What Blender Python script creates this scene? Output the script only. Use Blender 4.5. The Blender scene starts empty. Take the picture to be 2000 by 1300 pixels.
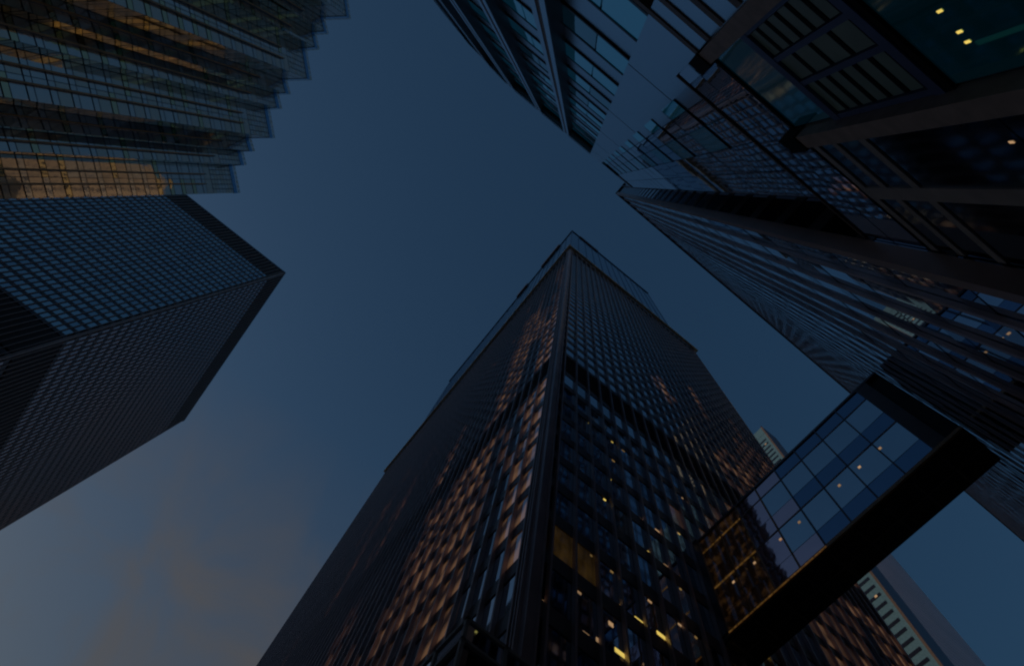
import bpy, math, random
from mathutils import Vector, Matrix

# ------------------------------------------------------------------ camera, sky, sun, exposure
scene = bpy.context.scene
col = scene.collection
EYE = 1.6                     # the origin of the scene is the photographer's eye; the pavement is EYE below it
F = 1200.0                    # focal length in pixels of the 2000 px wide photograph
PP = (1000.0, 650.0)
CAMROT = ((0.77843527, -0.62405479, -0.06778015),
          (-0.61919537, -0.74562885, -0.24624115),
          (0.10312913, 0.23365195, -0.96683564))
cam_d = bpy.data.cameras.new('camera')
cam = bpy.data.objects.new('camera', cam_d)
col.objects.link(cam)
cam.matrix_world = Matrix(CAMROT).to_4x4()
cam_d.sensor_width = 36.0
cam_d.lens = 36.0 * F / 2000.0
cam_d.clip_start = 0.1
cam_d.clip_end = 4000
scene.camera = cam

SUN_EL = math.radians(5.0)
SUN_AZ = math.radians(-40.0)  # measured from +Y towards +X
world = bpy.data.worlds.new('World')
scene.world = world
world.use_nodes = True
wt = world.node_tree
wt.nodes.clear()
wo = wt.nodes.new('ShaderNodeOutputWorld')
bg = wt.nodes.new('ShaderNodeBackground')
sky = wt.nodes.new('ShaderNodeTexSky')
sky.sky_type = 'NISHITA'
sky.sun_disc = False
sky.sun_elevation = SUN_EL
sky.sun_rotation = SUN_AZ
sky.altitude = 100
sky.air_density = 1.5
sky.dust_density = 10.0
sky.ozone_density = 3.8
bg.inputs['Strength'].default_value = 0.15
# thin cirrus: wisps of a slightly paler, warmer tone
tc = wt.nodes.new('ShaderNodeTexCoord')
mp = wt.nodes.new('ShaderNodeMapping')
mp.inputs['Scale'].default_value = (2.2, 1.0, 3.0)
mp.inputs['Rotation'].default_value = (0.2, 0.1, 0.5)
nz = wt.nodes.new('ShaderNodeTexNoise')
nz.inputs['Scale'].default_value = 2.6
nz.inputs['Detail'].default_value = 7
nz.inputs['Roughness'].default_value = 0.52
nz.inputs['Distortion'].default_value = 0.5
cr = wt.nodes.new('ShaderNodeMapRange')
cr.inputs['From Min'].default_value = 0.40
cr.inputs['To Min'].default_value = 0.22
cr.inputs['From Max'].default_value = 0.64
cr.inputs['To Max'].default_value = 0.85
sepd = wt.nodes.new('ShaderNodeSeparateXYZ')
low = wt.nodes.new('ShaderNodeMapRange')       # wisps thicken towards the side of the low sun
low.inputs['From Min'].default_value = 0.52
low.inputs['From Max'].default_value = 0.82
mul = wt.nodes.new('ShaderNodeMath'); mul.operation = 'MULTIPLY'
mx = wt.nodes.new('ShaderNodeMix'); mx.data_type = 'RGBA'; mx.blend_type = 'MIX'
mx.inputs[7].default_value = (0.88, 0.72, 0.56, 1)
wt.links.new(tc.outputs['Generated'], mp.inputs['Vector'])
wt.links.new(mp.outputs['Vector'], nz.inputs['Vector'])
wt.links.new(nz.outputs['Fac'], cr.inputs['Value'])
wt.links.new(tc.outputs['Generated'], sepd.inputs[0])
wt.links.new(sepd.outputs['Y'], low.inputs['Value'])
wt.links.new(cr.outputs['Result'], mul.inputs[0])
wt.links.new(low.outputs['Result'], mul.inputs[1])
wt.links.new(mul.outputs[0], mx.inputs['Factor'])
tint = wt.nodes.new('ShaderNodeMix'); tint.data_type = 'RGBA'; tint.blend_type = 'MULTIPLY'
tint.inputs[0].default_value = 1.0
tint.inputs[7].default_value = (0.92, 1.09, 1.15, 1)
wt.links.new(sky.outputs['Color'], tint.inputs[6])
wt.links.new(tint.outputs[2], mx.inputs[6])
wt.links.new(mx.outputs[2], bg.inputs['Color'])
wt.links.new(bg.outputs['Background'], wo.inputs['Surface'])

sun_d = bpy.data.lights.new('sun', 'SUN')
sun_d.energy = 1.2
sun_d.angle = math.radians(0.5)
sun_d.color = (1.0, 0.84, 0.64)
sun = bpy.data.objects.new('sun', sun_d)
col.objects.link(sun)
sdir = Vector((math.sin(SUN_AZ) * math.cos(SUN_EL), math.cos(SUN_AZ) * math.cos(SUN_EL), math.sin(SUN_EL)))
sun.rotation_euler = sdir.to_track_quat('Z', 'Y').to_euler()

scene.view_settings.view_transform = 'Standard'
scene.view_settings.look = 'None'
scene.view_settings.exposure = -0.5
scene.view_settings.gamma = 1.0
scene.cycles.filter_width = 2.2
scene.render.resolution_x = 1024
scene.render.resolution_y = 665

# ------------------------------------------------------------------ helpers
R = random.Random(11)

def project(p):
    c = Matrix(CAMROT).transposed() @ Vector(p)
    if c.z > -1e-3:
        return None
    return PP[0] + F * c.x / -c.z, PP[1] - F * c.y / -c.z

class MB:
    def __init__(s):
        s.v = []; s.f = []; s.m = []
    def poly(s, pts, mi=0):
        n = len(s.v); s.v += [tuple(p) for p in pts]
        s.f.append(tuple(range(n, n + len(pts)))); s.m.append(mi)
    def hexa(s, p, mi=0):                       # p: bottom 4 then top 4, counter-clockwise seen from above
        n = len(s.v); s.v += [tuple(q) for q in p]
        for f in ((3, 2, 1, 0), (4, 5, 6, 7), (0, 1, 5, 4), (1, 2, 6, 5), (2, 3, 7, 6), (3, 0, 4, 7)):
            s.f.append(tuple(n + i for i in f)); s.m.append(mi)
    def box(s, x0, x1, y0, y1, z0, z1, mi=0):
        s.hexa([(x0, y0, z0), (x1, y0, z0), (x1, y1, z0), (x0, y1, z0), (x0, y0, z1), (x1, y0, z1), (x1, y1, z1), (x0, y1, z1)], mi)
    def prism(s, foot, z0, z1, mi=0):
        n = len(s.v); k = len(foot)
        s.v += [(x, y, z0) for x, y in foot] + [(x, y, z1) for x, y in foot]
        for i in range(k):
            j = (i + 1) % k
            s.f.append((n + i, n + j, n + k + j, n + k + i)); s.m.append(mi)
        s.f.append(tuple(n + k + i for i in range(k))); s.m.append(mi)
        s.f.append(tuple(n + k - 1 - i for i in range(k))); s.m.append(mi)
    def mesh(s, name, mats):
        me = bpy.data.meshes.new(name)
        me.from_pydata(s.v, [], s.f)
        for m in mats: me.materials.append(m)
        if len(mats) > 1:
            me.polygons.foreach_set('material_index', s.m)
        me.update()
        return me
    def build(s, name, mats, parent=None):
        if not isinstance(mats, (list, tuple)): mats = [mats]
        return link(name, s.mesh(name, mats), parent)

def link(name, me, parent=None, loc=None):
    o = bpy.data.objects.new(name, me)
    col.objects.link(o)
    if parent is not None: o.parent = parent
    if loc is not None: o.location = loc
    return o

def thing(name, label, cat, group=None):
    o = bpy.data.objects.new(name, None)
    o.empty_display_size = 1.0
    col.objects.link(o)
    o['label'] = label; o['category'] = cat
    if group: o['group'] = group
    return o

class Face:
    """A vertical facade plane: o = left end, t = other end in plan, n = outward normal."""
    def __init__(s, a, b, toward=(0, 0)):
        s.a = Vector(a); d = Vector(b) - s.a
        s.L = d.length; s.u = d / s.L
        n = Vector((s.u.y, -s.u.x))
        if n.dot(Vector(toward) - s.a) < 0: n = -n
        s.n = n
    def p(s, t, d, z):
        q = s.a + s.u * t + s.n * d
        return (q.x, q.y, z)
    def hexa(s, mb, t0, t1, d0, d1, z0, z1, mi=0):
        a, b, c, d = s.p(t0, d0, z0), s.p(t1, d0, z0), s.p(t1, d1, z0), s.p(t0, d1, z0)
        if s.u.x * s.n.y - s.u.y * s.n.x < 0: a, b, c, d = b, a, d, c
        up = lambda q: (q[0], q[1], z1)
        mb.hexa([a, b, c, d, up(a), up(b), up(c), up(d)], mi)
    def pane(s, t0, t1, d, z0, z1, j=0.004):
        e1, e2 = R.uniform(-j, j), R.uniform(-j, j)
        q = [s.p(t0, d - e1 - e2, z0), s.p(t1, d + e1 - e2, z0), s.p(t1, d + e1 + e2, z1), s.p(t0, d - e1 + e2, z1)]
        if s.u.x * s.n.y - s.u.y * s.n.x > 0: q = q[::-1]
        return q

def shown(quad):
    """pixels of the photograph a pane covers (0 when outside the frame)"""
    P = [project(q) for q in quad]
    if any(p is None for p in P): return 0
    cx = sum(p[0] for p in P) / 4; cy = sum(p[1] for p in P) / 4
    if not (0 < cx < 2000 and 0 < cy < 1300): return 0
    return abs(sum(P[i][0] * P[(i + 1) % 4][1] - P[(i + 1) % 4][0] * P[i][1] for i in range(4))) / 2

def glaze(parent, panes, mats, name='window', most=100):
    """panes: (quad, material index); the largest in view become windows of their own, the rest one mass"""
    panes = sorted(panes, key=lambda q: -shown(q[0]))
    for quad, mi in panes[:most]:
        m = MB()
        o = Vector(quad[0])
        m.poly([Vector(q) - o for q in quad])
        link(name, m.mesh(name, [mats[mi]]), parent, o)
    if len(panes) > most:
        m = MB()
        for quad, mi in panes[most:]: m.poly(quad, mi)
        o = m.build(name, mats, parent)
        o['kind'] = 'stuff'

def bars(face, parent, name, ts, w, depth, z0, z1, mat, d0=0.0):
    """one mesh shared by upright members standing at every t"""
    m = MB()
    f0 = face.p(0, 0, 0)
    fc = Face((0, 0), (face.u.x * face.L, face.u.y * face.L)); fc.n = face.n
    fc.hexa(m, -w / 2, w / 2, d0, d0 + depth, z0, z1)
    me = m.mesh(name, [mat])
    for t in ts:
        q = face.p(t, 0, 0)
        link(name, me, parent, (q[0], q[1], 0))

# ------------------------------------------------------------------ materials
def bsdf(name):
    m = bpy.data.materials.new(name); m.use_nodes = True
    return m, m.node_tree, m.node_tree.nodes['Principled BSDF']

def solid(name, c, rough=0.5, metal=0.0, var=0.15, scale=1.5, bump=0.0, spec=0.5):
    m, nt, b = bsdf(name)
    tcn = nt.nodes.new('ShaderNodeTexCoord')
    n = nt.nodes.new('ShaderNodeTexNoise'); n.inputs['Scale'].default_value = scale; n.inputs['Detail'].default_value = 6
    nt.links.new(tcn.outputs['Object'], n.inputs['Vector'])
    r = nt.nodes.new('ShaderNodeValToRGB')
    r.color_ramp.elements[0].position = 0.3; r.color_ramp.elements[1].position = 0.7
    r.color_ramp.elements[0].color = tuple(x * (1 - var) for x in c) + (1,)
    r.color_ramp.elements[1].color = tuple(min(1, x * (1 + var)) for x in c) + (1,)
    nt.links.new(n.outputs['Fac'], r.inputs['Fac'])
    nt.links.new(r.outputs['Color'], b.inputs['Base Color'])
    b.inputs['Roughness'].default_value = rough
    b.inputs['Metallic'].default_value = metal
    b.inputs['Specular IOR Level'].default_value = spec
    if bump:
        bn = nt.nodes.new('ShaderNodeBump'); bn.inputs['Strength'].default_value = bump
        nt.links.new(n.outputs['Fac'], bn.inputs['Height']); nt.links.new(bn.outputs['Normal'], b.inputs['Normal'])
    return m

def mirror(name, c, rough=0.03, wave=0.25, scale=0.35, metal=1.0, dist=0.02, var=0.06, glow=None):
    """coated facade glass: tinted reflection with the slight waviness of real panes"""
    m, nt, b = bsdf(name)
    tcn = nt.nodes.new('ShaderNodeTexCoord')
    n = nt.nodes.new('ShaderNodeTexNoise'); n.inputs['Scale'].default_value = scale; n.inputs['Detail'].default_value = 2
    nt.links.new(tcn.outputs['Object'], n.inputs['Vector'])
    bn = nt.nodes.new('ShaderNodeBump'); bn.inputs['Strength'].default_value = wave; bn.inputs['Distance'].default_value = dist
    nt.links.new(n.outputs['Fac'], bn.inputs['Height']); nt.links.new(bn.outputs['Normal'], b.inputs['Normal'])
    n2 = nt.nodes.new('ShaderNodeTexNoise'); n2.inputs['Scale'].default_value = 0.9; n2.inputs['Detail'].default_value = 5
    nt.links.new(tcn.outputs['Object'], n2.inputs['Vector'])
    r = nt.nodes.new('ShaderNodeValToRGB')
    r.color_ramp.elements[0].color = tuple(x * (1 - var) for x in c) + (1,)
    r.color_ramp.elements[1].color = tuple(min(1, x * (1 + var)) for x in c) + (1,)
    nt.links.new(n2.outputs['Fac'], r.inputs['Fac']); nt.links.new(r.outputs['Color'], b.inputs['Base Color'])
    b.inputs['Metallic'].default_value = metal
    b.inputs['Roughness'].default_value = rough
    if glow:
        b.inputs['Emission Color'].default_value = glow + (1,); b.inputs['Emission Strength'].default_value = 1.0
    return m

def lit(name, c, strength, back=(0.02, 0.02, 0.02), scale=0.9, metal=0.0, lo=0.35, hi=0.75, floor=0.25, sc=(2.0, 2.0, 0.6)):
    """glowing pane for lit rooms, lamps and painted reflections: uneven light with a glossy surface"""
    m, nt, b = bsdf(name)
    tcn = nt.nodes.new('ShaderNodeTexCoord')
    mpn = nt.nodes.new('ShaderNodeMapping'); mpn.inputs['Scale'].default_value = sc
    n = nt.nodes.new('ShaderNodeTexNoise'); n.inputs['Scale'].default_value = scale; n.inputs['Detail'].default_value = 3
    nt.links.new(tcn.outputs['Object'], mpn.inputs['Vector']); nt.links.new(mpn.outputs['Vector'], n.inputs['Vector'])
    mr = nt.nodes.new('ShaderNodeMapRange')
    mr.inputs['From Min'].default_value = lo; mr.inputs['From Max'].default_value = hi
    mr.inputs['To Min'].default_value = strength * floor; mr.inputs['To Max'].default_value = strength
    nt.links.new(n.outputs['Fac'], mr.inputs['Value']); nt.links.new(mr.outputs['Result'], b.inputs['Emission Strength'])
    b.inputs['Emission Color'].default_value = c + (1,)
    b.inputs['Base Color'].default_value = back + (1,)
    b.inputs['Roughness'].default_value = 0.05
    b.inputs['Metallic'].default_value = metal
    return m

M = {}
M['bronze'] = solid('dark bronze metal', (0.15, 0.12, 0.14), 0.35, 0.35, 0.2, 0.6)
M['bronze_dark'] = solid('black steel', (0.15, 0.118, 0.125), 0.38, 0.2, 0.2, 0.6)
M['bronze_warm'] = solid('brown bronze metal', (0.13, 0.088, 0.07), 0.36, 0.7, 0.2, 0.6)
M['mullion'] = solid('bronze mullion metal', (0.60, 0.45, 0.48), 0.33, 0.15, 0.2, 0.4)
M['steel_brown'] = solid('brownish steel mullion', (0.50, 0.35, 0.32), 0.4, 0.1, 0.2, 0.4)
M['gold_glint'] = solid('metal trim gold glint', (0.80, 0.45, 0.22), 0.4, 0.15, 0.2, 0.4)  # golden light on rail, mullions and ribs is put into this colour
M['core'] = solid('dark wall behind glass', (0.012, 0.012, 0.015), 0.6)
M['louver'] = solid('black louvre', (0.115, 0.09, 0.092), 0.6)
M['ledge'] = solid('pale metal ledge', (0.90, 0.68, 0.44), 0.45, 0.0)
M['glass_c0'] = mirror('bronze glass', (0.42, 0.47, 0.53))
M['glass_c1'] = mirror('bronze glass lighter', (0.50, 0.55, 0.60))
M['glass_c2'] = mirror('bronze glass darker', (0.27, 0.30, 0.35))
M['glass_c3'] = mirror('bronze glass warm', (0.55, 0.45, 0.36))
M['glass_b0'] = mirror('tower glass blue', (0.56, 0.68, 0.72), wave=0.15)
M['glass_b1'] = mirror('tower glass blue darker', (0.46, 0.56, 0.62), wave=0.15)
M['glass_b2'] = mirror('tower glass grey', (0.70, 0.52, 0.50), wave=0.15)
M['glass_f0'] = mirror('black mirror glass', (0.66, 0.74, 0.84), 0.02, 0.14, 0.2)
M['glass_f1'] = mirror('black mirror glass darker', (0.24, 0.26, 0.32), 0.02, 0.3, 0.25)
M['crown'] = mirror('blue crown glass', (0.06, 0.15, 0.26), 0.12, 0.1)
M['crown_fin'] = mirror('navy crown fin', (0.06, 0.12, 0.22), 0.3, 0.1)
M['gold0'] = mirror('gold coated glass', (1.0, 0.72, 0.54), 0.04, 0.5, 0.5, dist=0.03, metal=.68)
M['gold1'] = mirror('gold coated glass deeper', (0.85, 0.62, 0.34), 0.03, 0.35, 0.3)
M['gold2'] = mirror('gold coated glass silvery', (1.0, 0.80, 0.68), 0.04, 0.5, 0.5, dist=0.03, metal=.65)
M['gold_return'] = mirror('smoked gold return glass', (0.34, 0.29, 0.20), 0.06, 0.35, 0.3)
M['gold_reflect'] = mirror('gold return glass yellow reflection', (0.95, 0.72, 0.25), 0.06, 0.35, 0.3)  # yellow of repeated gold reflections put into the tint
M['gold_pale'] = mirror('pale gold panel', (0.52, 0.47, 0.42), 0.25, 0.1)
M['gold_dark'] = solid('bronze joint', (0.06, 0.065, 0.09), 0.4, 0.4)
M['gold_cap'] = mirror('blue parapet metal', (0.25, 0.42, 0.58), 0.2, 0.1)
M['panel'] = mirror('pale blue panel', (0.74, 0.80, 0.86), 0.22, 0.05, var=0.04)
M['panel2'] = mirror('blue grey panel', (0.60, 0.68, 0.76), 0.25, 0.05, var=0.05)
M['brown'] = solid('brown stone strip', (0.24, 0.17, 0.15), 0.5)
M['teal'] = mirror('teal window glass', (0.66, 1.0, 1.0), 0.04, 0.2, glow=(0.0, 0.012, 0.022))  # teal glasses carry a faint emission that brightens their reflection
M['teal_dark'] = mirror('dark teal glass', (0.10, 0.22, 0.24), 0.04, 0.2, glow=(0.0, 0.004, 0.006))
M['teal_mid'] = mirror('teal bay glass', (0.42, 0.55, 0.55), 0.05, 0.4, glow=(0.0, 0.004, 0.007))
M['mirror_d'] = mirror('rippled mirror glass', (0.80, 0.74, 0.80), 0.015, 0.16, 0.5)
M['bay_panel'] = solid('grey green bay panel', (0.30, 0.44, 0.42), 0.35)
M['dark_glass'] = mirror('storefront glass', (0.22, 0.22, 0.23), 0.05, 0.4)
M['beam'] = solid('grey beam', (0.50, 0.46, 0.47), 0.45, 0.1)
M['blue_frame'] = solid('blue steel frame', (0.10, 0.15, 0.34), 0.4, 0.2)
M['column'] = solid('grey granite column', (0.46, 0.37, 0.36), 0.55, 0.0, 0.2, 3.0)
M['black'] = solid('black cap', (0.006, 0.006, 0.007), 0.7, spec=0.1)
M['soffit'] = solid('black soffit', (0.018, 0.018, 0.024), 0.45, spec=0.4)
M['bridge_teal'] = mirror('bridge glass teal', (0.45, 0.55, 0.62), 0.03, 0.3)
M['bridge_reflect'] = mirror('bridge glass peach reflection', (0.72, 0.50, 0.55), 0.05, 0.6, 0.8)  # peach sky reflection put into the tint of a few panes
M['bridge_navy'] = mirror('bridge spandrel navy', (0.15, 0.24, 0.36), 0.05, 0.4)
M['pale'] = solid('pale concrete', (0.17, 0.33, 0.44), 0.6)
M['slot'] = solid('dark window slot', (0.03, 0.035, 0.06), 0.2)
M['pink'] = solid('mauve cladding', (0.90, 0.68, 0.74), 0.45, 0.1, 0.1, 0.05)
M['strip_off'] = solid('pale light diffuser', (0.75, 0.60, 0.62), 0.5)
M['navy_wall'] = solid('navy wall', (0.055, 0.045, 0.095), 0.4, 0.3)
M['asphalt'] = solid('asphalt', (0.05, 0.05, 0.05), 0.9)
M['paving'] = solid('paving', (0.25, 0.24, 0.22), 0.8)
M['sandstone'] = solid('warm sandstone', (0.52, 0.47, 0.39), 0.8)
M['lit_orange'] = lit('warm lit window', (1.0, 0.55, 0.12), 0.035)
M['reflect_glow'] = lit('warm reflection glow', (1.0, 0.52, 0.25), 0.13, (0.42, 0.47, 0.53), 0.7, 1.0, 0.40, 0.62, 0.05, (1, 1, .7))  # gold reflections on the centre tower panes, painted in as emission
M['reflect_sheen'] = lit('faint warm reflection glow', (1.0, 0.50, 0.26), 0.035, (0.40, 0.43, 0.48), 0.5, 1.0, 0.3, 0.6, 0.15, (1, 1, .7))
M['bridge_glow'] = lit('brown bridge glow', (1.0, 0.48, 0.16), 0.030, (0.20, 0.18, 0.20), 1.6, 1.0, 0.5, 0.75, 0.08, (1, 1, 1))  # brown emission put on the end panes themselves
M['lit_bright'] = lit('amber room lamp', (1.0, 0.6, 0.2), 0.4, scale=.1)
M['lamp'] = lit('ceiling lamp', (1.0, 0.72, 0.15), 1.6, scale=0.1)
M['lamp_soft'] = lit('soft ceiling lamp', (1.0, 0.6, 0.3), 0.8, scale=0.1)
M['lamp_cyan'] = lit('cyan light strip', (0.05, 0.6, 0.6), 0.04, scale=0.1)
M['strip_glow'] = lit('amber glow strip', (1.0, 0.50, 0.12), 0.20, scale=2.5, lo=.3, hi=.9, floor=0.1)

# ------------------------------------------------------------------ ground
def structure(name, mb, mat):
    o = mb.build(name, mat); o['kind'] = 'structure'; return o
g = MB(); g.poly([(-2500, -2500, -EYE - 0.16), (2500, -2500, -EYE - 0.16), (2500, 2500, -EYE - 0.16), (-2500, 2500, -EYE - 0.16)])
structure('ground', g, M['asphalt'])
g = MB(); g.box(-40, 130, -3.6, 15.9, -EYE - 0.15, -EYE)
structure('pavement', g, M['paving'])

# ------------------------------------------------------------------ generic curtain-wall tower
def tower(root, x0, x1, y0, y1, zb, zt, faces, fh_low, fh_high, zsplit, bay, wmats, weights, band_mat, mull_mat, mech,
          spandrel=0.9, mw=0.14, md=0.25, litfun=None, lowmats=None, corner=0.5):
    """faces: list of (face, t0, t1) seen from the street, already measured; mech: list of (z0, z1) louvred floors"""
    m = MB(); m.box(x0 + .3, x1 - .3, y0 + .3, y1 - .3, zb, zt - .05)
    m.build('wall', M['core'], root)
    # floors
    zs = []
    z = zb + 0.3
    while z < zt - 1.5:
        h = fh_low if z < zsplit else fh_high
        zs.append((z, h)); z += h
    bm = MB(); bm.box(x0 - .06, x1 + .06, y0 - .06, y1 + .06, 0, spandrel)
    bme = bm.mesh('floor_band', [band_mat])
    for z, h in zs:
        if any(a - .3 < z < b - .5 for a, b in mech): continue
        link('floor_band', bme, root, (0, 0, z))
    for a, b in mech:
        q = MB(); q.box(x0 - .03, x1 + .03, y0 - .03, y1 + .03, a, b)
        k = int((b - a) / 0.5)
        for i in range(k):
            zz = a + (i + .5) * (b - a) / k
            q.box(x0 - .09, x1 + .09, y0 - .09, y1 + .09, zz - .06, zz + .06)
        q.build('louvre_band', M['louver'], root)
    panes = []
    for fc in faces:
        n = max(1, int(round((fc.L - 2 * corner) / bay))); b = (fc.L - 2 * corner) / n
        ts = [corner + i * b for i in range(n + 1)]
        for z, h in zs:
            z0, z1 = z + spandrel, z + h
            if z1 > zt: continue
            if any(a - .2 < (z0 + z1) / 2 < c + .2 for a, c in mech): continue
            for i in range(n):
                mi = R.choices(range(len(weights)), weights)[0]
                if litfun:
                    q = litfun(fc, (ts[i] + ts[i + 1]) / 2, (z0 + z1) / 2)
                    if q is not None: mi = q
                panes.append((fc.pane(ts[i] + .02, ts[i + 1] - .02, 0.0, z0 + .01, z1 - .01), mi))
        bars(fc, root, 'mullion', ts, mw, md, zb, zt, mull_mat, 0.02)
    glaze(root, panes, wmats)
    # corner posts
    for cx, cy in ((x0, y0), (x1, y0), (x0, y1), (x1, y1)):
        q = MB(); s = .32
        q.box(min(cx, cx + (s if cx == x0 else -s)) - .1, max(cx, cx + (s if cx == x0 else -s)) + .1,
              min(cy, cy + (s if cy == y0 else -s)) - .1, max(cy, cy + (s if cy == y0 else -s)) + .1, zb, zt + .02)
        q.build('corner_post', mull_mat, root)

# ------------------------------------------------------------------ centre tower
C = thing('office_tower', 'dark bronze tower with blue glass crown rising in the centre, footbridge at its right side', 'skyscraper')
cx0, cx1, cy0, cy1, cz = 10.4, 60.0, 16.0, 113.5, 190.0
fr = Face((cx0, cy0), (cx1, cy0)); fl = Face((cx0, cy0), (cx0, cy1))
def vnoise(x, y, seed=0):
    xi, yi = math.floor(x), math.floor(y); fx, fy = x - xi, y - yi
    h = lambda a, b: random.Random(a * 7349 + b * 9151 + seed).random()
    fx = fx * fx * (3 - 2 * fx); fy = fy * fy * (3 - 2 * fy)
    return (h(xi, yi) * (1 - fx) + h(xi + 1, yi) * fx) * (1 - fy) + (h(xi, yi + 1) * (1 - fx) + h(xi + 1, yi + 1) * fx) * fy
def c_glow(fc, t, z):
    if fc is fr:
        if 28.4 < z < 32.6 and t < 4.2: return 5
        u = t / 49.6                      # warm reflections painted as glowing panes, denser towards the far end
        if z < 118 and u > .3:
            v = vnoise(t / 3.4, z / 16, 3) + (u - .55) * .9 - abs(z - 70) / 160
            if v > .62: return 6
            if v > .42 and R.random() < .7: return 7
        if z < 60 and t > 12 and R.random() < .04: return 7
    else:  # left wall: streaks of gold reflection painted as glowing panes
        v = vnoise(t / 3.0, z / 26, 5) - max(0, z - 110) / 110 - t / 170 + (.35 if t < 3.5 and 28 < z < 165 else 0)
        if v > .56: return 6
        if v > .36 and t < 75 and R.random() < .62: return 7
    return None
wm = [M['glass_c0'], M['glass_c1'], M['glass_c2'], M['glass_c3'], M['glass_c3'], M['lit_orange'], M['reflect_glow'], M['reflect_sheen']]
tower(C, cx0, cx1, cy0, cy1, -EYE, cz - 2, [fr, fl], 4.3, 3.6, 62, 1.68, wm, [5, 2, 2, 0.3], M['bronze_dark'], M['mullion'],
      [(64.2, 70.8)], spandrel=1.25, md=.3, litfun=c_glow, corner=0.95)
bars(fr, C, 'mullion', [.48], .1, .26, -EYE, cz - 2, M['mullion'], .02)
bars(fl, C, 'mullion', [.42, .68], .1, .26, -EYE, cz - 2, M['mullion'], .02)
q = MB(); q.box(cx0 - .9, cx1 + 1.0, cy0 - .9, cy1 + 1.0, cz - 2, cz - .3)
q.build('cornice', M['ledge'], C)
for f_, t0, t1, zz in ((fr, 2, 10, 7), (fr, 22, 32, 7), (fr, 36, 47, 7), (fl, 1, 28, 6), (fl, 40, 66, 6), (fl, 76, 97, 6)):
    q = MB(); f_.hexa(q, t0, t1, .03, .34, cz - zz, cz - 3.4); q.build('louvre', M['louver'], C)
q = MB(); q.box(10.6, 52.4, 16.2, 103.6, cz - .3, 264.5)
cr_ = q.build('crown_wall', M['crown'], C)
q = MB(); q.box(10.3, 52.7, 15.9, 103.9, 264.5, 266); q.build('parapet', M['crown_fin'], cr_)
fm = Face((10.6, 16.2), (52.4, 16.2)); fn = Face((10.6, 16.2), (10.6, 103.6))
bars(fm, cr_, 'fin', [i * 3.48 for i in range(13)], .18, .12, cz - .2, 264.4, M['crown_fin'])
bars(fn, cr_, 'fin', [i * 3.5 for i in range(25)], .18, .12, cz - .2, 264.4, M['crown_fin'])
q = MB()
for t0, t1 in ((8, 20), (30, 37)): fn.hexa(q, t0, t1, -1, .8, 263.5, 268.5)
for t0, t1 in ((4, 14),): fm.hexa(q, t0, t1, -1, .5, 263.5, 268)
q.build('roof_plant', M['bronze'], cr_)
# warm ceiling lamps seen just inside the glass
for x, z, w, mname in ((11.46, 29.41, .3, 'lamp'), (11.3, 25.68, .28, 'lamp_soft'), (10.95, 25.7, .22, 'lamp_soft'), (12.31, 25.56, .36, 'lamp_soft'), (13.91, 25.71, .4, 'lamp_soft'),
                (14.69, 25.98, .25, 'lamp_soft'), (15.64, 27.95, .3, 'lamp_soft'), (16.26, 29.96, .5, 'lamp'), (16.19, 26.29, .8, 'lamp'), (17.83, 30.08, .6, 'lamp'),
                (19.48, 30.33, .6, 'lamp'), (19.9, 38.7, .4, 'lamp'), (21.3, 43.1, .4, 'lamp_soft'), (19.6, 42.9, .35, 'lamp_soft'), (17.96, 42.7, .35, 'lamp'), (21.34, 38.66, .35, 'lamp_soft'), (23.4, 30.4, .5, 'lamp'), (25.6, 34.6, .5, 'lamp_soft')):
    q = MB(); q.box(x - w / 2, x + w / 2, cy0 - .03, cy0 + .1, z - .14, z + .14)
    q.build('ceiling_lamp', M[mname], C)

RL = random.Random(4)
for i in range(26):                       # small lamps of other rooms, each under the ceiling of its floor
    k = RL.randrange(6, 13); x = RL.uniform(12.5, 34)
    z = -EYE + .3 + 4.3 * (k + 1) - .28
    w = RL.uniform(.16, .34)
    q = MB(); q.box(x - w / 2, x + w / 2, cy0 - .03, cy0 + .1, z - .07, z + .07)
    q.build('ceiling_lamp', M[RL.choice(('lamp', 'lamp_soft', 'lit_bright'))], C)

# ------------------------------------------------------------------ left dark tower
B = thing('grid_tower', 'black steel tower with a fine window grid at the left edge under the gold tower', 'skyscraper')
bx, by = -66.0, 94.5
b1 = Face((bx, by), (bx - 74, by)); b2 = Face((bx, by), (bx, by + 79))
def b_glow(fc, t, z):
    if fc is b1 and z < 165 and R.random() < 0.0 * max(0, 1 - abs(z - 125) / 25) * max(0, 1 - t / 25): return 2
    return 3 if fc is b2 else None
tower(B, bx - 74, bx, by, by + 79, -EYE, 223, [b1, b2], 3.55, 3.55, 60, 1.52, [M['glass_b0'], M['glass_b1'], M['reflect_glow'], M['glass_b2']], [3, 2], M['bronze_dark'], M['steel_brown'],
      [(107, 119), (211, 222.6)], spandrel=1.15, mw=.2, md=.2, litfun=b_glow, corner=.9)
q = MB(); q.box(bx - 74.25, bx + .25, by - .25, by + 79.25, 222.6, 223.8); q.build('parapet', M['bronze'], B)

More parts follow.
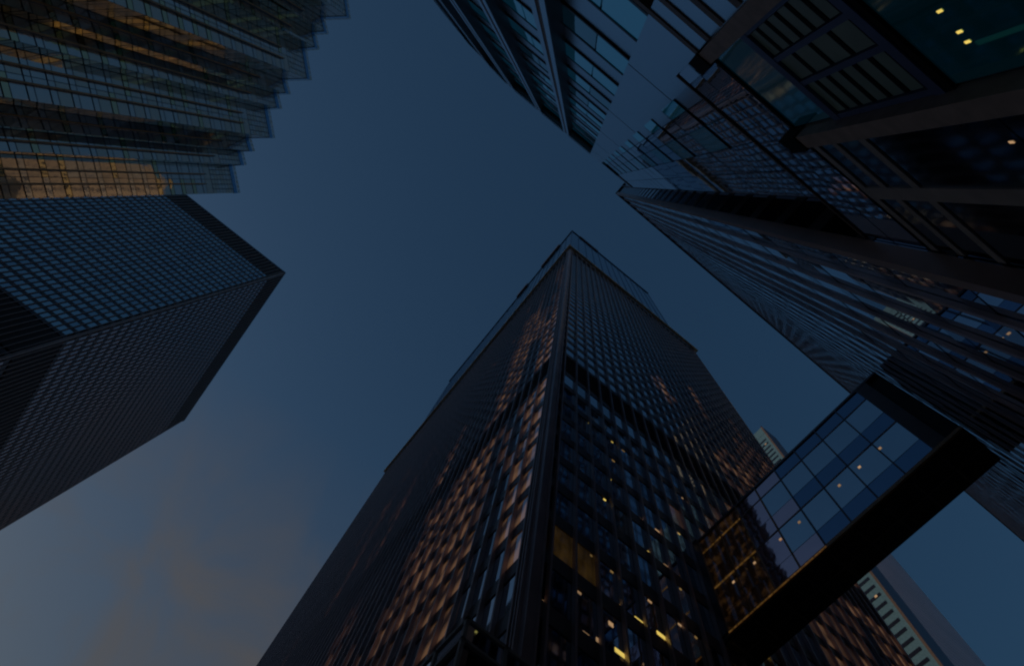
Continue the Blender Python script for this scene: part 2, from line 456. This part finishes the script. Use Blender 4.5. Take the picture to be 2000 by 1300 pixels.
# ------------------------------------------------------------------ gold glass tower, saw-toothed
A = thing('gold_glass_tower', 'gold mirrored glass tower with a saw-toothed stepped facade at the upper left', 'skyscraper')
S = 1.5; az = 150.0
teeth = []
y = 36.3
while y > -36:
    teeth += [(-43.3, y), (-46.4, y - 3.15), (-44.85, y - 4.55), (-46.45, y - 6.0), (-44.9, y - 7.3), (-46.5, y - 8.6)]
    y -= 11.2
teeth.append((-43.3, y))
teeth = [(a * S, b * S) for a, b in teeth]
foot = [(-120, 36.3 * S)] + [(-72, 36.3 * S)] + teeth + [(-120, y * S)]
inset = [(x - .35, y) for x, y in foot]
m = MB(); m.prism([(a if a < -119 else a - .25, b) for a, b in foot][::-1], -EYE, az - .2)
m.build('wall', M['gold_dark'], A)
panes = []
capm = MB()
for i in range(len(teeth) - 1):
    a, b = teeth[i], teeth[i + 1]
    f = Face(a, b, (0, (a[1] + b[1]) / 2))
    lng = (f.n.y < 0)
    n = 1 if not lng else (2 if f.L > 5 else 1); w = f.L / n
    big = (i % 6 == 5)
    z = -EYE + 1
    while z < az - 1.5:
        top = z > az - 13
        fhh = 3.9
        for k in range(n):
            mi = R.choices((0, 2), (5, 3))[0] if lng else (R.choices((5, 4, 3), (5, 2, 3))[0] if big else R.choices((3, 4, 1), (7, 2, 1))[0])
            if top:
                for zz in (0, 1.3, 2.6):
                    for h in (0, 1, 2):
                        panes.append((f.pane((k + h / 3) * w + .07, (k + (h + 1) / 3) * w - .07, -.02, z + zz + .07, z + zz + 1.23), (2 if R.random() < .6 else 0) if lng else (5 if big else 3)))
            else:
                panes.append((f.pane(k * w + .05, (k + 1) * w - .05, -.02, z + 1.35, z + fhh - .15, .006), mi))
                panes.append((f.pane(k * w + .05, (k + 1) * w - .05, -.02, z + .12, z + 1.2, .004), (1 if R.random() < .3 else 2) if lng else (3 if mi != 5 else 5)))
        z += fhh
    f.hexa(capm, 0, f.L, -.3, .06, az - 1.6, az)
    if lng:
        for fr_ in ((.34, .67) if f.L > 5 else (.5,)):
            q = MB(); f.hexa(q, fr_ * f.L - .09, fr_ * f.L + .09, -.1, .5, -EYE, az - 12.8 + R.uniform(-.5, .5))
            o = q.build('rib', M['gold_dark'], A)
            q = MB(); f.hexa(q, fr_ * f.L - .12, fr_ * f.L + .12, .5, .56, -EYE, az - 13.5); q.build('rib_glint', M['gold_glint'], o)  # yellow glint along each rib, painted as a thin strip
glaze(A, panes, [M['gold0'], M['gold1'], M['gold2'], M['gold_return'], M['gold_reflect'], M['gold_pale']])
capm.build('parapet', M['gold_cap'], A)

# ------------------------------------------------------------------ dark slab tower on the right
Fd = thing('slab_tower', 'long black mullioned tower running from the centre to the right edge, carrying the footbridge', 'skyscraper')
fa, fb = (7.45, -3.65), (126.0, -2.4)
ff = Face(fa, fb, (20, 5)); fw = Face(fa, (7.45, -24), (0, -10))
FH = 130.0
m = MB(); m.prism([(7.75, -3.95), (125.6, -2.75), (126, -30), (7.75, -30)][::-1], -EYE, FH - .1); m.build('wall', M['core'], Fd)
panes = []
zs = []; z = -EYE + .4
while z < FH - 3: zs.append(z); z += 3.9
for z in zs:
    q = MB(); ff.hexa(q, 0, ff.L, -.35, .015, z, z + 1.1); q.build('floor_band', M['glass_f1'], Fd)
    q = MB(); fw.hexa(q, .06, fw.L, -.3, .03, z, z + 1.1); q.build('floor_band', M['bronze_dark'], Fd)
nb = int(ff.L / 1.7)
for i in range(nb):
    for z in zs:
        panes.append((ff.pane(i * 1.7 + .02, (i + 1) * 1.7 - .02, 0, z + 1.11, z + 3.89, .008), R.choices((0, 1), (5, 1))[0]))
nw = 12; ww = fw.L / nw
for i in range(nw):
    for z in zs:
        panes.append((fw.pane(i * ww + .02, (i + 1) * ww - .02, 0, z + 1.11, z + 3.89), 1 if z < 95 else 2))
glaze(Fd, panes, [M['glass_f0'], M['glass_f1'], M['glass_b1']])
bars(ff, Fd, 'mullion', [i * 1.7 for i in range(1, 7)], .17, .13, -EYE, FH, M['mullion'], .02)
bars(ff, Fd, 'mullion', [i * 1.7 for i in range(7, nb + 1)], .13, .055, -EYE, FH, M['mullion'], .02)
bars(fw, Fd, 'mullion', [i * ww for i in range(1, nw + 1)], .13, .2, -EYE, FH, M['bronze_dark'], .02)
q = MB(); ff.hexa(q, -.1, .22, -.25, .26, -EYE, FH + .05); q.build('corner_post', M['steel_brown'], Fd)
q = MB(); q.prism([(7.2, -3.4), (126.2, -2.15), (126.2, -30.2), (7.2, -30.2)][::-1], FH, FH + 1.2); q.build('parapet', M['bronze_dark'], Fd)

# ------------------------------------------------------------------ footbridge
G = thing('footbridge', 'enclosed glass footbridge with black underside between the centre tower and the slab tower', 'footbridge')
gx0, gx1, gz0, gz1 = 25.2, 27.7, 34.3, 45.0
gy0, gy1 = -3.2, 15.7
q = MB(); q.box(gx0 + .12, gx1 - .12, gy0, gy1, gz0 + .3, gz1 - .2); q.build('inner_wall', M['core'], G)
q = MB(); q.box(gx0 - .05, gx1 + .05, gy0, gy1, gz0 - .25, gz0 + .3); q.build('underside', M['soffit'], G)
for i in range(9):
    q = MB(); q.box(gx0 + .1, gx1 - .1, -1.3 + i * 2.07, -1.18 + i * 2.07, gz0 - .30, gz0 - .25); q.build('soffit_rib', M['bronze_dark'], G)
q = MB(); q.box((gx0 + gx1) / 2 - .05, (gx0 + gx1) / 2 + .05, gy0, gy1, gz0 - .33, gz0 - .30); q.build('soffit_rail', M['bronze_dark'], G)
q = MB(); q.box(gx0 - .1, gx1 + .1, gy0, gy1, gz1 - .25, gz1); q.build('roof_edge', M['bronze'], G)
q = MB(); q.box(gx0 - .2, gx0 - .05, gy0, gy1, gz0 - .02, gz0 + .26); q.build('lower_rail', M['gold_glint'], G)
q = MB(); q.box(gx0 - .24, gx0 - .2, 6.9, 15.1, gz0 + .04, gz0 + .13); q.build('rail_glint', M['strip_glow'], G)  # glowing strip put in for the gold reflection along the rail
q = MB(); q.box(gx0 - .08, gx1 + .08, -2.2, -1.35, gz0 - .1, gz1 + .03); q.build('collar', M['bronze_dark'], G)
q = MB(); q.box(gx0 - .2, gx1 + .2, 15.2, 15.9, gz0 - .1, gz1 + .1); q.build('collar', M['bronze'], G)
yy = [-1.35 + 2.07 * i for i in range(9)]
rows = [(34.6, 35.9, 1), (35.95, 38.5, 0), (38.75, 40.2, 1), (40.25, 41.9, 0), (42.15, 44.7, 2)]
rows = [(34.6, 36.2, 1), (36.25, 38.9, 0), (39.1, 40.6, 1), (40.65, 43.1, 0), (43.3, 44.7, 1)]
for sx, sgn in ((gx0, -1), (gx1, 1)):
    for i in range(8):
        for z0, z1, k in rows:
            m = MB(); j = R.uniform(-.012, .012); d = sx + sgn * .02
            pts = [(d + j, yy[i] + .04, z0), (d - j, yy[i + 1] - .04, z0), (d - j, yy[i + 1] - .04, z1), (d + j, yy[i] + .04, z1)]
            m.poly(pts); link('glass_pane', m.mesh('glass_pane', [(M['bridge_glow'] if i > 5 else (M['bridge_reflect'] if (i, k) in ((5, 0), (4, 1), (5, 1)) else (M['bridge_navy'] if k else M['bridge_teal'])))]), G)
    for i in range(9):
        q = MB(); q.box(min(sx, sx + sgn * .1), max(sx, sx + sgn * .1), yy[i] - .05, yy[i] + .05, gz0 + .3, gz1 - .25); q.build('mullion', M['gold_glint'] if i > 4 else M['bronze'], G)  # end mullions coloured gold for the sun they reflect
for z in (39.0, 43.2):
    for i in range(8):
        q = MB(); q.box(gx0 - .05, gx0 + .05, yy[i] + .06, yy[i + 1] - .06, z - .05, z + .05)
        q.build('light_strip', M['strip_glow'] if i > 5 else M['strip_off'], G)
for y in (4.0, 2.29, .58, 7.51, 9.21, 11.6, 13.6):
    q = MB(); q.box(gx0 - .06, gx0 + .02, y - .09, y + .09, 38.0, 38.16); q.build('downlight', M['lamp_soft'], G)

# ------------------------------------------------------------------ upper right building: fins, blank wall, mirror bays
D = thing('glass_office_building', 'pale blue panelled office building with projecting fins and teal window bands at the top', 'office building')
DH = 87.0
path = [(-1.2, -4.05), (-15.5, -4.05), (-22, -4.75), (-30, -6.3), (-40, -9.0), (-52, -13)]
segs = [Face(path[i], path[i + 1], (0, 60)) for i in range(5)]
def along(s):
    for f in segs[:-1]:
        if s <= f.L: return f, s
        s -= f.L
    return segs[-1], s
m = MB(); m.prism([(-1.2, -4.9), (-15.5, -4.9), (-22, -5.6), (-30, -7.15), (-40, -9.85), (-52, -13.9), (-52, -35), (7.2, -35), (7.2, -12), (5.9, -12), (5.9, -4.3), (-1.2, -4.3)], -EYE, DH - .3)
m.build('wall', M['panel'], D)
fin_s = [3.7 + 4.62 * i for i in range(11)]
prev = 0.0
for s in fin_s:
    f, t = along(s); q = MB(); f.hexa(q, t, t + .3, -.86, 0, -EYE, DH); f.hexa(q, t + .55, t + .85, -.86, 0, -EYE, DH)
    o = q.build('fin', M['panel'], D)
    q = MB(); f.hexa(q, t + .3, t + .55, -.86, -.06, -EYE, DH); q.build('fin_inlay', M['brown'], o)
    q = MB(); f.hexa(q, t - .03, t - .005, -.84, -.03, -EYE, DH - 2); q.build('fin_reveal', M['gold_dark'], o)
win = []; frm = MB(); shade_mb = MB()
zrow = [12.95 + 6.62 * k - 6.62 for k in range(12)]
edges = [0.0] + fin_s
for i, s in enumerate(fin_s):
    s0 = 0.05 if i == 0 else fin_s[i - 1] + .9
    f, t0 = along(s0); _, t1 = along(s - .05)
    if t1 < t0: f, t1 = along(s - .05); t0 = 0.02
    tm = (t0 + t1) / 2
    for z in zrow:
        if z < 0 or z > 80: continue
        for a, b in ((t0, tm - .04), (tm + .04, t1)):
            win.append((f.pane(a, b, -.80, z, z + 3.15, .006), R.choices((0, 1), (5, 1))[0]))
        if i < 8:
            for za, zb_ in ((z - .22, z), (z + 3.15, z + 3.34)):
                frm = MB(); f.hexa(frm, t0, t1, -.86, -.77, za, zb_); frm.build('window_sill', M['gold_dark'], D)
    shade_mb = MB(); f.hexa(shade_mb, t0, t1, -.82, -.6, DH - 4.6, DH - 3.0); shade_mb.build('shade_bar', M['black'], D)  # solid black bars painted in as the shade of recesses below the parapet
    shade_mb = MB(); f.hexa(shade_mb, t0, t1, -.3, .03, DH - 1.9, DH - 1.3); shade_mb.build('shade_bar', M['black'], D)
q = MB()
for f in segs: f.hexa(q, 0, f.L, -.9, 0.01, DH - 3.0, DH)
q.build('parapet', M['panel2'], D)
q = MB(); q.box(-1.2, .72, -4.5, -4.02, -EYE, DH); q.build('blank_wall', M['panel'], D)
q = MB()
for z in (14.5, 15.8, 11.9, 13.2): q = MB(); q.box(-3.6, .26, -4.6, -3.99, z - .15, z + .15); q.build('brown_strip', M['brown'], D)
q = MB()
for z in (22.2, 35.4, 48.6, 61.8, 75): q.box(-1.19, .71, -4.03, -4.012, z - .02, z + .02)
q.build('panel_joint', M['gold_dark'], D)
dr = Face((.72, -4.2), (5.9, -4.2))
tsx = [0.0, .62, 1.45, 2.6, 3.9, 5.18]
for z in [12.9 + 6.62 * k for k in range(11)]:
    for i in range(5):
        a, b = tsx[i] + .02, tsx[i + 1] - .02
        if i < 3:
            win.append((dr.pane(a, b, .0, z + 6.5 - 3.3 + .05, z + 6.45 + .05, .006), 2 if i == 0 else (3 if i == 2 else 4)))
            win.append((dr.pane(a, b, .0, z + .05, z + 3.2, .006), 4 if i else 5))
        else:
            win.append((dr.pane(a, b, .0, z + .05, z + 3.2, .006), 4)); win.append((dr.pane(a, b, .0, z + 3.25, z + 6.5, .006), 4))
glaze(D, win, [M['teal'], M['teal_mid'], M['teal'], M['teal_mid'], M['mirror_d'], M['panel']])
for k in range(10):
    z = 22.7 + 6.62 * k
    q = MB(); q.box(.42, 3.35, -4.2, -4.16, z - .05, z + .05); q.build('sun_shade', M['black'], D)
q = MB(); q.box(.72, 5.9, -4.4, -4.1, DH - 2.5, DH); q.build('parapet', M['panel'], D)
q = MB(); q.box(.74, 3.4, -4.3, -4.05, DH - 3.1, DH - 2.5); q.build('shade_bar', M['black'], D)

# ------------------------------------------------------------------ low entrance block in front of it
E = thing('entrance_block', 'low mirrored entrance block with granite columns and a louvred glass bay at the upper right', 'entrance building')
q = MB(); q.box(.28, 7.42, -4.19, -4.04, -EYE, 18.7); q.build('wall', M['core'], E)
q = MB(); q.box(.26, 7.44, -4.19, -3.96, 18.7, 18.82); q.build('coping', M['brown'], E)
fe = Face((.28, -4.0), (7.42, -4.0))
ex = [.0, .42, 1.35, 2.3, 3.1, 4.2, 5.6, 7.14]
for i in range(len(ex) - 1):
    for z0, z1 in ((15.6, 17.1), (17.15, 18.65)):
        m = MB(); m.poly(fe.pane(ex[i] + .01, ex[i + 1] - .01, 0, z0, z1, .004)); m.build('mirror_pane', M['mirror_d'], E)
def rect(name, x0, x1, z0, z1, mat, d=.0, th=.05):
    q = MB(); q.box(x0, x1, -4.0 - th, -4.0 + d, z0, z1); return q.build(name, M[mat], E)
rect('bay_head', .62, 3.06, 15.14, 15.30, 'black', .04)
rect('bay_frieze', .62, 3.06, 15.31, 15.58, 'mirror_d')
for xa, xb in ((.28, .62), (3.06, 3.42)):
    q = MB(); q.box(xa, xb, -4.04, -3.7, -EYE, 14.6); o = q.build('column', M['column'], E)
    q = MB(); q.box(xa - .03, xb + .05, -4.03, -3.66, 14.6, 15.6); q.build('column_cap', M['black'], o)
rect('bay_glass', .68, 3.0, 12.95, 15.1, 'teal_mid')
rect('bay_beam', .62, 3.06, 12.62, 12.92, 'blue_frame', .06)
rect('bay_beam', .62, 3.06, 9.25, 9.5, 'blue_frame', .06)
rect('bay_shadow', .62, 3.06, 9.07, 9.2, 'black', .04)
for xa in (.62, 1.36, 2.02, 2.94):
    rect('bay_post', xa, xa + .11, 9.5, 12.62, 'blue_frame', .05)
for xa, xb, n in ((.75, 1.34, 6), (1.48, 2.0, 4), (2.14, 2.92, 6)):
    h = 3.1 / n
    for k in range(n):
        z = 9.52 + k * h
        rect('louvre_pane', xa, xb, z + .15, z + h - .02, 'bay_panel', .0)
        rect('louvre_slot', xa, xb, z, z + .14, 'black', .01)
rect('lower_glass', .68, 3.0, 4.0, 9.03, 'teal_dark')
rect('light_strip', 2.50, 2.56, 6.2, 8.05, 'lamp_cyan', .01)
for x, z in ((1.97, 8.07), (2.31, 8.11), (2.47, 8.15)):
    rect('pendant_lamp', x - .018, x + .018, z - .045, z + .045, 'lamp', .01)
for x, z in ((3.46, 8.39), (4.15, 9.19)):
    rect('pendant_lamp', x - .02, x + .02, z - .045, z + .045, 'lamp_soft', .01)
for xa, xb in ((3.46, 5.1), (5.5, 7.4)):
    for z0, z1 in ((14.25, 15.0), (12.98, 14.0), (9.0, 12.7), (3, 8.96)):
        rect('storefront_glass', xa, xb, z0, z1, 'dark_glass')
    for z0, z1 in ((15.0, 15.3), (14.0, 14.25), (12.7, 12.98)):
        rect('storefront_beam', xa, xb, z0, z1, 'beam', .03)
rect('storefront_post', 5.1, 5.5, 3, 15.3, 'beam', .04)

# ------------------------------------------------------------------ far towers beyond the footbridge
H = thing('slotted_tower', 'pale concrete tower with dark horizontal window slots, behind the footbridge', 'skyscraper')
hx, hy, hz = 138.0, 31.8, 280.0
q = MB(); q.box(hx, hx + 9.6, hy, hy + 45, -EYE, hz - 6); q.build('wall', M['pale'], H)
q = MB(); q.box(hx - .1, hx + 9.7, hy - .1, hy + 45, hz - 6, hz); q.build('parapet', M['pale'], H)
z = 20
k = 0
while z < hz - 8:
    q = MB(); q.box(hx - .12, hx, hy + 1.2, hy + 12.5, z, z + 1.15); o = q.build('window_slot', M['slot'], H)
    if k % 3 == 1:
        q = MB(); q.box(hx - .2, hx - .13, hy + 2.2 + (k * 7 % 5), hy + 3 + (k * 7 % 5), z + .4, z + 1.1); q.build('room_lamp', M['lamp_soft'], o)
    z += 3.5; k += 1
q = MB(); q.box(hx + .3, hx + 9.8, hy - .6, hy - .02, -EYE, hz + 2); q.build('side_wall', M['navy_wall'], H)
q = MB(); q.box(hx - .3, hx + .3, hy - .7, hy, -EYE, hz); q.build('edge_trim', M['brown'], H)
J = thing('mauve_tower', 'plain mauve grey tower at the lower right, right of the slotted pale tower', 'skyscraper')
q = MB(); q.box(168, 210.6, 36, 62, -EYE, 262); q.build('wall', M['pink'], J)
q = MB()
for i in range(72): q.box(168, 210.6, 35.97, 36, 3.6 * i, 3.6 * i + .12)
q.build('floor_joints', M['panel2'], J)
q = MB(); q.box(167.7, 210.9, 35.7, 62.3, 262, 263.5); q.build('parapet', M['pink'], J)

# ------------------------------------------------------------------ towers outside the frame that the facades mirror and one added to block the low sun
def unseen_tower(name, label, x0, x1, y0, y1, h, mat='sandstone'):
    t = thing(name, label, 'skyscraper')
    q = MB(); q.box(x0, x1, y0, y1, -EYE, h); q.build('wall', M[mat], t)
    m = MB(); z = 3.0
    while z < h - 5:
        k = int((x1 - x0) / 5.5)
        for i in range(k):
            a = x0 + (i + .2) * (x1 - x0) / k
            for yy_ in (y0 - .02, y1 + .02): m.poly([(a, yy_, z), (a + 2.6, yy_, z), (a + 2.6, yy_, z + 2.2), (a, yy_, z + 2.2)])
        k = int((y1 - y0) / 3.2)
        for i in range(k):
            a = y0 + (i + .25) * (y1 - y0) / k
            for xx_ in (x0 - .02, x1 + .02): m.poly([(xx_, a, z), (xx_, a + 1.5, z), (xx_, a + 1.5, z + 1.9), (xx_, a, z + 1.9)])
        z += 3.7
    o = m.build('window', M['slot'], t); o['kind'] = 'stuff'
    q = MB(); q.box(x0 - .4, x1 + .4, y0 - .4, y1 + .4, h, h + 1.5); q.build('parapet', M[mat], t)
    return t
unseen_tower('unseen_tower', 'sunlit sandstone tower mirrored in the gold glass facade', 6, 40, -78, -36, 290)
unseen_tower('unseen_tower', 'sandstone tower mirrored in the right hand wall of the centre tower', 130, 175, -47, -17, 330)
unseen_tower('unseen_tower', 'added unseen tower left of the picture blocking the low sun', -210, -128, 185, 330, 215)

# ------------------------------------------------------------------ street-level pavilion at the bottom edge
K = thing('glass_pavilion', 'small black steel framed glass pavilion at the bottom edge before the centre tower', 'pavilion')
px0, px1, py0, py1, pt = 2.8, 4.3, 5.95, 9.5, 8.0
q = MB(); q.box(px0, px1, py0, py1, pt - .06, pt); q.build('roof_edge', M['beam'], K)
q = MB(); q.box(px0 + .03, px1 - .03, py0 + .03, py1 - .03, pt - .42, pt - .07); q.build('fascia', M['glass_f0'], K)
q = MB(); q.box(px0, px1, py0, py1, pt - .48, pt - .43); q.build('lower_rail', M['beam'], K)
q = MB(); q.box(px0 + .06, px1 - .06, py0 + .06, py1 - .06, -EYE, pt - .49); q.build('glass_wall', M['glass_f1'], K)
for x, y in [(px0, py0), (px1 - .1, py0), (px0 + .75, py0), (px0, py0 + .8), (px0, py0 + 1.7)]:
    q = MB(); q.box(x, x + .06, y, y + .06, -EYE, pt + (.12 if x > 4 else 0)); q.build('post', M['beam'], K)
